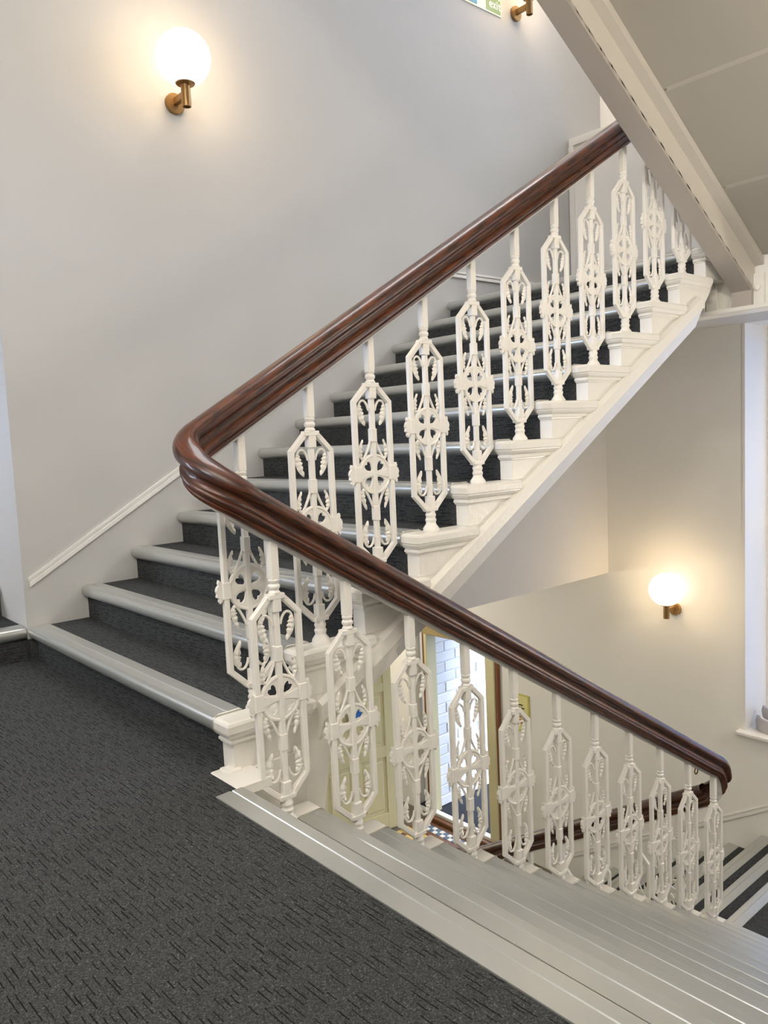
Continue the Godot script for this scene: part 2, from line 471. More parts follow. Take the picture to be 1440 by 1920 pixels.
func build_hall() -> void:
	var F := -3.465
	struct("floor_hall", boxm(V(-1.2, F - 0.2, -5.6), V(5.05, F - 0.006, 1.79)), M.grout)
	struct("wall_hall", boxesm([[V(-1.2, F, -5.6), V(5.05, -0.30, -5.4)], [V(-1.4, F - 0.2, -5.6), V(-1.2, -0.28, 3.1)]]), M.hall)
	struct("ceiling_hall", boxm(V(-1.4, -0.30, -5.6), V(5.05, -0.12, -2.54)), M.wall)
	# entrance doorway
	var d := Node3D.new(); d.name = "door_1"; add_child(d); d.set_meta("kind", "structure"); d.set_meta("label", "open entrance doorway framed in cream and brown wood")
	part("jamb", boxm(V(5.0, F, -3.66), V(5.2, -1.24, -3.53), 0.008), M.cream, d)
	part("jamb", boxm(V(5.0, F, -4.60), V(5.16, -1.24, -4.555), 0.006), M.cream, d)
	part("architrave", boxm(V(5.01, F, -3.53), V(5.06, -1.05, -3.49), 0.006), M.oak, d)
	part("architrave", boxm(V(5.01, F, -4.64), V(5.06, -1.20, -4.60), 0.006), M.oak, d)
	part("lintel", boxm(V(4.98, -1.25, -4.60), V(5.2, -1.04, -3.51), 0.01), mat(srgb(150, 130, 84), 0.6), d)
	part("threshold", boxm(V(5.0, -3.45, -4.57), V(5.08, -3.39, -3.65), 0.006), M.trim, d)
	part("step_board", boxm(V(4.93, F, -4.60), V(5.0, -3.42, -3.55), 0.006), M.oak, d)
	# passage outside with a white painted brick wall
	struct("floor_passage", boxm(V(5.08, -3.6, -9.0), V(12.0, -3.415, 7.0)), M.dark_mat)
	var pw := struct("wall_passage", boxm(V(5.16, -3.415, -4.85), V(9.0, -0.6, -4.614)), M.mortar, "white painted brick wall of the passage beyond the door")
	struct("wall_courtyard", boxm(V(8.2, -3.6, -2.4), V(8.5, 4.6, 7.0)), mat(srgb(118, 146, 184), 0.8))
	var rng := RandomNumberGenerator.new(); rng.seed = 21
	var bl := 0.36; var bh := 0.125
	for r in 20:
		var y := -3.415 + r * bh
		var off := 0.0 if r % 2 == 0 else -bl * 0.5
		for c in 9:
			var x := 5.16 + off + c * bl
			var xa := maxf(x + 0.006, 5.165); var xb := x + bl - 0.006
			if xb - xa < 0.05: continue
			part("brick", boxm(V(xa, y + 0.006, -4.616), V(xb, y + bh - 0.006, -4.600 + rng.randf_range(-0.004, 0.004)), 0.006), M.brick[rng.randi() % 3], pw)
	struct("ceiling_passage", boxm(V(5.55, -0.75, -4.85), V(7.0, -0.6, -2.4)), M.trim)
	# cream panelled door leaf standing open in the hall
	var leaf := thing("panelled_door", "cream six-panel door standing open behind the lower balusters", "door", V(4.55, F + 0.02, -4.70), 0.0)
	leaf.rotation.y = PI - atan(0.14)
	var H := 2.2; var W := 1.0
	var stiles := []
	for q in [[0.0, 0.11], [0.445, 0.555], [0.89, 1.0]]: stiles.append([V(q[0], 0, -0.022), V(q[1], H, 0.022), 0.003])
	for q in [[0.0, 0.2], [0.86, 0.99], [1.62, 1.72], [2.08, 2.2]]:
		stiles.append([V(0.11, q[0], -0.022), V(0.445, q[1], 0.022), 0.003]); stiles.append([V(0.555, q[0], -0.022), V(0.89, q[1], 0.022), 0.003])
	part("stile_frame", boxesm(stiles), M.cream, leaf)
	for cx in [[0.11, 0.445], [0.555, 0.89]]:
		for cy in [[0.2, 0.86], [0.99, 1.62], [1.72, 2.08]]:
			var p := MB.new()
			p.box(V(cx[0], cy[0], -0.010), V(cx[1], cy[1], 0.010))
			p.box(V(cx[0] + 0.045, cy[0] + 0.045, -0.019), V(cx[1] - 0.045, cy[1] - 0.045, 0.019), 0.009)
			part("panel", p.mesh(), M.cream, leaf)
	# floor tiles in front of the entrance
	var tf := thing("tiled_floor", "patterned hall floor of blue, white, brown and ochre tiles by the entrance", "tiles", V(0, F - 0.006, 0))
	var gp := 0.003
	for i in 18:
		for j in 2:
			var x := 4.74 + j * 0.06; var z := -4.62 + i * 0.06
			part("tile", boxm(V(x + gp, 0, z + gp), V(x + 0.06 - gp, 0.010, z + 0.06 - gp), 0.002), M.tile_blue if (i + j) % 2 == 0 else M.tile_white, tf)
	for i in 4:
		var z := -4.62 + i * 0.28
		for xx in [[4.66, 4.74], [4.86, 4.94]]:
			part("tile", boxm(V(xx[0] + gp, 0, z + gp), V(xx[1] - gp, 0.010, z + 0.28 - gp), 0.002), M.tile_brown, tf)
	for i in 9:
		for j in 5:
			var x := 4.66 - (j + 1) * 0.14; var z := -4.62 + i * 0.14
			if (i + j) % 2 == 0:
				part("tile", boxm(V(x + gp, 0, z + gp), V(x + 0.14 - gp, 0.010, z + 0.14 - gp), 0.002), M.tile_ochre, tf)
			else:
				for q in [[0, 0, 0], [0.07, 0, 1], [0, 0.07, 1], [0.07, 0.07, 0]]:
					part("tile", boxm(V(x + q[0] + gp, 0, z + q[1] + gp), V(x + q[0] + 0.07 - gp, 0.010, z + q[1] + 0.07 - gp), 0.002), M.tile_brown if q[2] == 0 else M.tile_ochre, tf)

# ------------------------------------------------------------------ string and soffit of the flight above
func slope_box(b: MB, xa: float, xb: float, k0: float, k1: float, s: float, z0: float, z1: float) -> void:
	# slab between y = k0 + s x and y = k1 + s x
	b.t = Transform3D()
	b.prism(PackedVector2Array([Vector2(xa, k0 + s * xa), Vector2(xb, k0 + s * xb), Vector2(xb, k1 + s * xb), Vector2(xa, k1 + s * xa)]), z0, z1)

func build_upper_string() -> void:
	var o := thing("stair_underside", "sloping underside of the flight above, at the upper right, with its deep edge beam", "staircase")
	var b := MB.new()
	slope_box(b, -0.04, 3.315, 3.742, 3.768, -0.609, -0.155, -0.045)
	slope_box(b, -0.04, 3.315, 3.768, 4.25, -0.609, -0.145, -0.125)
	b.prism(PackedVector2Array([Vector2(3.285, 1.655), Vector2(3.315, 1.655), Vector2(3.315, 1.74), Vector2(3.285, 1.755)]), -0.155, -0.045)
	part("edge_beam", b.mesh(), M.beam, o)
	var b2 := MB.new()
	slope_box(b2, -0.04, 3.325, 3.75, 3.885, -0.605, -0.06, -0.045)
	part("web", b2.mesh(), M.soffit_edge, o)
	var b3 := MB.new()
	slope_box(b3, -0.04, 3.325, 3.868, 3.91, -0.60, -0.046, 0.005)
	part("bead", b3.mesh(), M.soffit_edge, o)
	# soffit panels with narrow joints
	var xs := [3.325, 2.86, 2.30, 1.74, 1.18, 0.62, 0.06, -0.04]
	for i in xs.size() - 1:
		var p := MB.new()
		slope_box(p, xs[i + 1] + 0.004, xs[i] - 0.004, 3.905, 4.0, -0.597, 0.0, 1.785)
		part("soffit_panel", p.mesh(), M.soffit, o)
		if i > 0:
			var j := MB.new()
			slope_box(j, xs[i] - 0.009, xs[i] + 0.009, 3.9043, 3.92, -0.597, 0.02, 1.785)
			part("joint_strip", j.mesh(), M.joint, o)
	# trimmer beam at the edge of the upper landing, with bolted cleats
	var t := thing("landing_beam", "white painted steel beam carrying the upper landing, with bolted cleats", "beam")
	part("beam", boxesm([[V(3.24, 1.630, -2.135), V(3.40, 1.655, 1.785), 0.004], [V(3.33, 1.655, -2.135), V(3.352, 1.96, 1.785)]]), M.paint, t)
	for q in [[-0.318, -0.250, -0.283, 1.730], [-0.375, -0.325, -0.345, 1.697], [-0.06, 0.012, -0.025, 1.756]]:
		var c := part("cleat", boxm(V(3.312, 1.66, q[0]), V(3.331, 1.79 if q[3] < 1.73 else 1.83, q[1]), 0.003), M.paint, t)
		var l := MB.new()
		l.t = Transform3D(Basis(Vector3(0, 0, 1), Vector3(-1, 0, 0), Vector3(0, -1, 0)), V(3.313, q[3], q[2]))
		l.lathe(V(0, 0, 0), [Vector2(0.022, 0), Vector2(0.021, 0.009), Vector2(0.014, 0.015), Vector2(0.0, 0.017)], 10)
		part("bolt", l.mesh(), M.paint, c)

# ------------------------------------------------------------------ steps
func nosing_mesh(z0: float, z1: float) -> ArrayMesh:
	var pr := [Vector2(0.106, 0.0), Vector2(0.106, 0.004), Vector2(0.058, 0.005), Vector2(0.056, 0.0025), Vector2(0.052, 0.0025), Vector2(0.050, 0.005), Vector2(0.018, 0.004)]
	for k in 9:
		var a := PI * 0.5 + k * PI / 9.0 * 1.06
		pr.append(Vector2(0.022 + cos(a) * 0.022, -0.024 + sin(a) * 0.028))
	pr.append(Vector2(0.030, -0.058)); pr.append(Vector2(0.036, -0.054)); pr.append(Vector2(0.036, -0.004))
	var path := [V(0, 0, z1), V(0, 0, z0)]
	var sd := [V(1, 0, 0), V(1, 0, 0)]; var up := [V(0, 1, 0), V(0, 1, 0)]
	pr.reverse()
	var b := MB.new()
	b.sweep(path, [-sd[0], -sd[1]], up, flipx(pr))
	return b.mesh()

func flipx(pr: Array) -> Array:
	var o := []
	for q in pr: o.append(Vector2(-q.x, q.y))
	o.reverse()
	return o

func end_cap_mesh() -> ArrayMesh:
	# white moulded end of a step, from z=-0.271 to -0.179, L long
	var L := 0.337
	var lev := [Vector2(0.014, 0.0), Vector2(0.004, -0.003), Vector2(0.0, -0.011), Vector2(0.0, -0.034), Vector2(0.004, -0.036), Vector2(0.0045, -0.042), Vector2(0.010, -0.052), Vector2(0.019, -0.059), Vector2(0.019, -0.062), Vector2(0.015, -0.063), Vector2(0.015, -0.071), Vector2(0.021, -0.073), Vector2(0.022, -0.079), Vector2(0.030, -0.080)]
	var b := MB.new()
	var zb := -0.271
	for i in lev.size() - 1:
		var a: Vector2 = lev[i]; var c: Vector2 = lev[i + 1]
		var A := [V(a.x, a.y, zb), V(a.x, a.y, -0.179 - a.x), V(L - a.x, a.y, -0.179 - a.x), V(L - a.x, a.y, zb)]
		var C := [V(c.x, c.y, zb), V(c.x, c.y, -0.179 - c.x), V(L - c.x, c.y, -0.179 - c.x), V(L - c.x, c.y, zb)]
		for k in 3: b.quad(C[k], C[k + 1], A[k + 1], A[k])
		b.quad(C[3], C[0], A[0], A[3])
	var t: Vector2 = lev[0]
	b.quad(V(t.x, 0, -0.179 - t.x), V(L - t.x, 0, -0.179 - t.x), V(L - t.x, 0, zb), V(t.x, 0, zb))
	var u: Vector2 = lev[lev.size() - 1]
	b.quad(V(u.x, u.y, zb), V(L - u.x, u.y, zb), V(L - u.x, u.y, -0.179 - u.x), V(u.x, u.y, -0.179 - u.x))
	return b.mesh()

func carpet_step_mesh(zw: float, tread := true) -> ArrayMesh:
	# carpeted riser below the nosing and tread behind it
	var b := MB.new()
	b.box(V(0.030, -R + 0.001, zw), V(0.042, -0.010, -0.271))
	if tread:
		b.box(V(0.100, -0.012, zw), V(G + 0.040, 0.001, -0.271))
	return b.mesh()

var m_step := {}

func make_step(parent: Node3D, at: Vector3, zw: float, full := true, riser := true, cap := true) -> void:
	var key := "%.2f%s" % [zw, full]
	if not m_step.has(key): m_step[key] = [carpet_step_mesh(zw, full), nosing_mesh(zw, -0.271)]
	var mm: Array = m_step[key]
	if not m_step.has("cap"):
		m_step["cap"] = end_cap_mesh()
		m_step["block"] = boxm(V(0.028, -R + 0.0, -0.271), V(0.30, -0.078, -0.204), 0.002)
		m_step["edge"] = edge_mesh()
	var st := part("step", mm[0], M.carpet, parent)
	st.position = at
	if not riser:
		st.mesh = boxm(V(0.034, -0.05, zw), V(0.097, -0.004, -0.271))
	part("nosing", mm[1], M.nosing, st)
	if cap:
		part("nosing_end", m_step["edge"], M.nosing_edge, st)
		part("end_cap", m_step["cap"], M.paint, st)
		part("riser_end", m_step["block"], M.paint, st)

func edge_mesh() -> ArrayMesh:
	# thin metal lip that closes the nosing at its end
	var pth := [V(0.098, 0.006, -0.2735), V(0.02, 0.006, -0.2735)]
	for k in 9:
		var a := PI * 0.5 + k * PI / 9.0 * 1.06
		pth.append(V(0.022 + cos(a) * 0.024, -0.024 + sin(a) * 0.030, -0.2735))
	pth.append(V(0.032, -0.062, -0.2735))
	var b := MB.new(); b.tube(pth, 0.0022, 0.0022, 6)
	return b.mesh()

func build_flights() -> void:
	# climbing flight
	var up := thing("stair_flight", "carpeted flight with grey nosings climbing from the landing to the upper right", "staircase")
	for i in range(1, 13):
		make_step(up, V((i - 1) * G, i * R, 0), -2.135, i < 12)
	# closed string: sawtooth board, sloping edge moulding
	var poly := PackedVector2Array()
	poly.append(Vector2(0.03, -0.30))
	poly.append(Vector2(0.03, R - 0.07))
	for i in range(1, 13):
		var x := (i - 1) * G
		poly.append(Vector2(x + 0.03, i * R - 0.075))
		poly.append(Vector2(x + (G + 0.03 if i < 12 else 0.12), i * R - 0.075))
	poly.append(Vector2(3.178, 1.80))
	poly.append(Vector2(3.14, 1.745))
	poly.append(Vector2(2.99, 0.165 - 0.37 + SL * 2.99))
	poly.append(Vector2(0.42, 0.165 - 0.37 + SL * 0.42))
	poly.append(Vector2(0.36, -0.30))
	var b := MB.new(); b.prism(poly, -0.26, -0.206)
	part("string_board", b.mesh(), M.paint, up)
	var b2 := MB.new()
	var xa := 0.36; var xb := 2.99
	var z0 := -0.25
	# section (z, k): inner top, outer top, outer bottom, bevel to inner bottom
	var sec := [Vector2(z0, -0.236), Vector2(-0.196, -0.236), Vector2(-0.176, -0.246), Vector2(-0.174, -0.30), Vector2(-0.176, -0.305), Vector2(-0.212, -0.392), Vector2(z0, -0.40)]
	var A := []; var B := []
	for q in sec:
		A.append(V(xa, 0.165 + q.y + SL * xa, q.x)); B.append(V(xb, 0.165 + q.y + SL * xb, q.x))
	var cen := V(1.8, 0.165 - 0.31 + SL * 1.8, -0.225)
	for k in sec.size():
		var k2 := (k + 1) % sec.size()
		b2.face([A[k], A[k2], B[k2], B[k]], cen)
	b2.face([A[0], A[1], A[2], A[3], A[4], A[5], A[6]], cen); b2.face([B[0], B[1], B[2], B[3], B[4], B[5], B[6]], cen)
	part("string_moulding", b2.mesh(), M.paint, up)
	var b3 := MB.new()
	slope_box(b3, 0.10, 3.09, 0.165 - 0.40, 0.165 - 0.20, SL, -2.14, -0.24)
	part("soffit", b3.mesh(), M.wall, up)
	# small plinth at the foot of the string, on the landing edge
	part("plinth", boxesm([[V(-0.032, -0.03, -0.252), V(0.09, 0.004, -0.085), 0.003], [V(0.0, -0.25, -0.25), V(0.30, -0.002, -0.20), 0.004], [V(-0.005, 0.0, -0.245), V(0.05, 0.012, -0.19), 0.004]]), M.paint, up)

	# descending flight: the same step turned round
	var dn := thing("stair_flight", "flight with pale grey nosings descending from the landing to the lower right", "staircase", V(0, 0, -0.354), PI)
	for k in range(0, 12):
		make_step(dn, V(-k * G, -k * R, 0), -2.14, true, k > 0, k > 0)
	for c in dn.get_children():
		if c.name == "step":
			pass
	var pd := PackedVector2Array()
	pd.append(Vector2(-11 * G + 0.03, -12 * R))
	for k in range(11, 0, -1):
		var x := -k * G
		pd.append(Vector2(x + 0.03, -k * R - 0.075)); pd.append(Vector2(x + G + 0.03, -k * R - 0.075))
	pd.append(Vector2(0.03, -0.40))
	pd.append(Vector2(-11 * G + 0.3, -12 * R - 0.2))
	var b4 := MB.new(); b4.prism(pd, -0.26, -0.206)
	part("string_board", b4.mesh(), M.paint, dn)
	var b5 := MB.new()
	slope_box(b5, -11 * G, 0.10, -0.40, -0.22, SL, -2.14, -0.24)
	part("soffit", b5.mesh(), M.wall, dn)

	# lower flight along the end wall
	var lo := thing("stair_flight", "lowest flight at the bottom right, running down along the end wall", "staircase", V(2.75, -1.98, -0.211), -PI * 0.5)
	for k in range(0, 9):
		make_step(lo, V(-k * G, -k * R, 0), -2.295, true, k > 0, k > 0)
	var b6 := MB.new()
	slope_box(b6, -8.4 * G, 0.10, -0.40, -0.20, SL, -2.27, -0.24)
	part("soffit", b6.mesh(), M.wall_lower, lo)
	var pl := PackedVector2Array()
	pl.append(Vector2(-8 * G + 0.03, -9 * R))
	for k in range(8, 0, -1):
		var x := -k * G
		pl.append(Vector2(x + 0.03, -k * R - 0.075)); pl.append(Vector2(x + G + 0.03, -k * R - 0.075))
	pl.append(Vector2(0.03, -0.36)); pl.append(Vector2(-7.3 * G, -9 * R))
	var b7 := MB.new(); b7.prism(pl, -0.26, -0.206)
	part("string_board", b7.mesh(), M.paint, lo)

	# two steps up through the opening at the far left
	var side := thing("stair_flight", "side steps with grey nosing at the far left edge beside the wall corner", "staircase", V(0, 0, -2.14), PI * 0.5)
	for i in 2:
		var st := part("step", boxm(V(0.030, -R, -1.4 + 0.0), V(0.042, -0.01, 0.0)), M.carpet, side)
		st.position = V(i * 0.40, (i + 1) * R, 0)
		part("tread", boxm(V(0.094, -0.012, -1.4), V(0.43, 0.001, 0.0)), M.carpet, st)
		part("nosing", nosing_mesh(-1.4, -0.004 if i == 0 else -0.002), M.nosing, st)
	part("corner_riser", boxm(V(-0.030, 0.0, -0.002), V(0.034, 0.11, 0.036)), M.carpet, side)

	# wall strings: sloping mouldings on the walls
	var t1 := MB.new()
	slope_box(t1, 0.025, 3.06, 0.385, 0.400, SL, -2.14, -2.131)
	slope_box(t1, 0.03, 3.06, 0.372, 0.385, SL, -2.14, -2.137)
	slope_box(t1, 0.028, 3.06, 0.352, 0.372, SL, -2.14, -2.129)
	t1.box(V(3.06, 2.195, -2.14), V(4.58, 2.21, -2.122)); t1.box(V(3.06, 2.165, -2.14), V(4.58, 2.185, -2.118))
	struct("trim_1", t1.mesh(), M.trim, "white sloping moulding on the wall beside the climbing flight")
	var t2 := MB.new()
	t2.t = Transform3D(Basis(Vector3(0, 0, 1), Vector3(0, 1, 0), Vector3(-1, 0, 0)), V(5.05, 0, 0))
	for q in [[-1.63, -1.615, 0.010], [-1.645, -1.63, 0.003], [-1.665, -1.645, 0.012]]:
		var za := -2.6; var zc := -0.2
		t2.prism(PackedVector2Array([Vector2(za, q[0] + SL * za), Vector2(zc, q[0] + SL * zc), Vector2(zc, q[1] + SL * zc), Vector2(za, q[1] + SL * za)]), 0.0, q[2])
	struct("trim_2", t2.mesh(), M.trim, "white sloping moulding on the end wall above the lowest flight")
	# boxed casing with a moulded frame on the upper landing
	var cs := thing("panelled_casing", "white boxed casing with a framed panel on the upper landing", "casing")
	part("body", boxm(V(4.58, 1.98, -2.14), V(5.05, 3.41, -0.95), 0.004), M.trim, cs)
	part("frame", boxesm([[V(4.566, 3.36, -2.13), V(4.582, 3.42, -0.94), 0.003], [V(4.566, 1.98, -2.135), V(4.582, 3.36, -2.085), 0.003], [V(4.57, 1.98, -1.70), V(4.582, 3.36, -1.66), 0.003]]), M.trim, cs)

# ------------------------------------------------------------------ handrails
func rail_profile() -> Array:
	# half section bottom to top, mirrored; counter-clockwise seen along the path
	var h := [Vector2(0.030, 0.0), Vector2(0.034, 0.004), Vector2(0.035, 0.010), Vector2(0.032, 0.013), Vector2(0.036, 0.016), Vector2(0.0395, 0.022), Vector2(0.0395, 0.029), Vector2(0.036, 0.034), Vector2(0.030, 0.036), Vector2(0.0255, 0.042), Vector2(0.0235, 0.050), Vector2(0.025, 0.058), Vector2(0.030, 0.064), Vector2(0.039, 0.067), Vector2(0.0445, 0.073), Vector2(0.0455, 0.081), Vector2(0.044, 0.088), Vector2(0.039, 0.096), Vector2(0.030, 0.103), Vector2(0.018, 0.108), Vector2(0.006, 0.110)]
	var o := []
	for q in h: o.append(Vector2(q.x, q.y * 1.05))
	for i in range(h.size() - 1, -1, -1): o.append(Vector2(-h[i].x, h[i].y * 1.05))
	return o

func rail_frames(path: Array) -> Array:
	var sd := []; var up := []
	var m := path.size()
	for i in m:
		var d: Vector3 = (path[mini(i + 1, m - 1)] - path[maxi(i - 1, 0)]).normalized()
		var s := Vector3.UP.cross(d).normalized()
		var u := d.cross(s).normalized()
		sd.append(s); up.append(u)
	return [sd, up]

func smooth_path(pts: Array, per: int) -> Array:
	var o := []
	var m := pts.size()
	for i in m - 1:
		var p0: Vector3 = pts[maxi(i - 1, 0)]; var p1: Vector3 = pts[i]; var p2: Vector3 = pts[i + 1]; var p3: Vector3 = pts[mini(i + 2, m - 1)]
		for k in per: o.append(p1.cubic_interpolate(p2, p0, p3, float(k) / per))
	o.append(pts[m - 1])
	return o

func build_handrails() -> void:
	var hr := thing("handrail", "polished dark wood handrail that turns back on itself at the landing", "handrail")
	var path := []
	var yu := 0.976; var yd := 0.818; var XC := 0.03
	for k in 21:
		var x := lerpf(3.36, XC, k / 20.0)
		path.append(V(x, yu + SL * x, -0.255))
	for k in range(1, 24):
		var a := PI * k / 24.0
		path.append(V(XC - sin(a) * 0.08, lerpf(yu + SL * XC, yd - SL * XC, k / 24.0), -0.175 - cos(a) * 0.08))
	for k in 20:
		var x := lerpf(XC, 2.88, k / 19.0)
		path.append(V(x, yd - SL * x, -0.095))
	# knee at the lower end, falling into the next flight
	var yl := -1.165    # rail underside at z = -0.211 on the lowest flight
	var knee := [V(2.80, yd - SL * 2.80, -0.095), V(2.88, yd - SL * 2.88, -0.095), V(2.945, yd - SL * 2.945, -0.095), V(2.980, -0.98, -0.096), V(3.000, -1.04, -0.100), V(3.005, -1.09, -0.113), V(3.005, yl + SL * 0.062, -0.149), V(3.005, yl + SL * 0.011, -0.20), V(3.005, yl - SL * 0.089, -0.30), V(3.005, yl - SL * 0.189, -0.40)]
	var sm := smooth_path(knee, 5)
	for i in range(6, sm.size() - 5): path.append(sm[i])
	for k in range(0, 16):
		var z := lerpf(-0.32, -1.86, k / 15.0)
		path.append(V(3.005, yl + SL * (z + 0.211), z))
	# level off and scroll
	var ye := yl + SL * (-1.86 + 0.211)
	for q in [[3.005, -0.06, -1.97], [2.998, -0.095, -2.07], [2.985, -0.11, -2.14], [2.93, -0.115, -2.15], [2.895, -0.115, -2.11], [2.905, -0.115, -2.06]]:
		path.append(V(q[0], ye + q[1], q[2]))
	var fr := rail_frames(path)
	var pr := rail_profile()
	var b := MB.new()
	b.sweep(path, fr[0], fr[1], pr)
	part("rail", b.mesh(), M.wood, hr)
	var b2 := MB.new()
	b2.sweep(path, fr[0], fr[1], [Vector2(0.016, -0.009), Vector2(0.016, 0.001), Vector2(-0.016, 0.001), Vector2(-0.016, -0.009)], true, false)
	part("core_bar", b2.mesh(), M.bar, hr)

# ------------------------------------------------------------------ balusters
func rect_prof(w: float, d: float, c: float) -> Array:
	return [Vector2(w - c, -d), Vector2(w, -d + c), Vector2(w, d - c), Vector2(w - c, d), Vector2(-w + c, d), Vector2(-w, d - c), Vector2(-w, -d + c), Vector2(-w + c, -d)]

func vbar(b: MB, y0: float, y1: float, w: float, c := 0.003) -> void:
	b.box(V(-w, y0, -w), V(w, y1, w), c)

func leaf_mesh(pts: Array, wid: float, scal: float, side: float) -> ArrayMesh:
	# spine from base to tip; smooth on one side, scalloped on the other, ribbed
	var b := MB.new()
	var N := 30
	var sp := []
	var c3 := Curve3D.new()
	for q in pts: sp.append(V(q[0], q[1], 0))
	var path := smooth_path(sp, 10)
	var A := []; var B := []; var C := []; var D := []
	for i in N + 1:
		var t := float(i) / N
		var f := t * (path.size() - 1)
		var k := mini(int(f), path.size() - 2)
		var p: Vector3 = path[k].lerp(path[k + 1], f - k)
		var d: Vector3 = (path[k + 1] - path[k]).normalized()
		var nrm := V(-d.y, d.x, 0) * side
		var w := wid * pow(sin(PI * clampf(t * 0.93 + 0.05, 0, 1)), 0.7)
		var sc := absf(sin(t * PI * 5.0))
		var wi := w * (1.0 - scal + scal * sc)
		A.append(p - nrm * w * 0.35)
		B.append(p + nrm * w * 0.30 + V(0, 0, 0.003 + 0.0035 * sc))
		D.append(p + nrm * w * 0.30 - V(0, 0, 0.003 + 0.0035 * sc))
		C.append(p + nrm * wi)
	for i in N:
		for q in [[A, B], [B, C], [C, D], [D, A]]:
			if side > 0: b.quad(q[1][i], q[0][i], q[0][i + 1], q[1][i + 1])
			else: b.quad(q[0][i], q[1][i], q[1][i + 1], q[0][i + 1])
	return b.mesh()

func disc_mesh() -> ArrayMesh:
	var b := MB.new()
	var cy := 0.402
	var Rr := 0.070; var th := 0.004
	var N := 40
	for qd in 4:
		var a0 := qd * PI * 0.5
		var dg := a0 + PI * 0.25
		var hc := Vector2(cos(dg), sin(dg)) * 0.0415
		var inner := []; var outer := []
		for i in N:
			var ph := TAU * i / N
			var d := Vector2(cos(dg + ph), sin(dg + ph))
			# heart with its point towards the centre
			var pp := wrapf(ph, -PI, PI)
			var r := 0.0160 * (1.0 - 0.50 * exp(-pow(pp / 0.36, 2.0)) + 0.50 * exp(-pow((absf(pp) - PI) / 0.42, 2.0)) + 0.12 * exp(-pow((absf(pp) - 0.9) / 0.4, 2.0)))
			inner.append(hc + d * r)
			# to the quadrant's border
			var best := 1.0
			var bq := hc.dot(d)
			best = minf(best, -bq + sqrt(bq * bq - hc.length_squared() + Rr * Rr))
			for ax in [Vector2(cos(a0), sin(a0)), Vector2(-sin(a0), cos(a0))]:
				var q := d.dot(ax)
				if q < -1e-5: best = minf(best, hc.dot(ax) / -q)
			outer.append(hc + d * best)
		for i in N:
			var j := (i + 1) % N
			var ia: Vector2 = inner[i]; var ib: Vector2 = inner[j]; var oa: Vector2 = outer[i]; var ob: Vector2 = outer[j]
			for s in [-1.0, 1.0]:
				var z: float = th * s
				var q := [V(ia.x, ia.y + cy, z), V(oa.x, oa.y + cy, z), V(ob.x, ob.y + cy, z), V(ib.x, ib.y + cy, z)]
				if s < 0: q.reverse()
				b.quad(q[0], q[1], q[2], q[3])
			b.quad(V(ib.x, ib.y + cy, -th), V(ia.x, ia.y + cy, -th), V(ia.x, ia.y + cy, th), V(ib.x, ib.y + cy, th))
	# raised rim
	var path := []; var sd := []; var up := []
	for k in 49:
		var a := -TAU * k / 48
		var d := V(cos(a), sin(a), 0)
		path.append(V(0, cy, 0) + d * 0.069); sd.append(d); up.append(V(0, 0, 1))
	b.sweep(path, sd, up, [Vector2(0.0035, -0.006), Vector2(0.005, -0.003), Vector2(0.005, 0.003), Vector2(0.0035, 0.006), Vector2(-0.002, 0.007), Vector2(-0.005, 0.005), Vector2(-0.005, -0.005), Vector2(-0.002, -0.007)], false)
	# flared cross arms
	for s in [-1.0, 1.0]:
		b.prism(PackedVector2Array([Vector2(0, cy - 0.006), Vector2(s * 0.020, cy - 0.0065), Vector2(s * 0.066, cy - 0.017), Vector2(s * 0.066, cy + 0.017), Vector2(s * 0.020, cy + 0.0065), Vector2(0, cy + 0.006)]), -0.0068, 0.0068)
	return b.mesh()

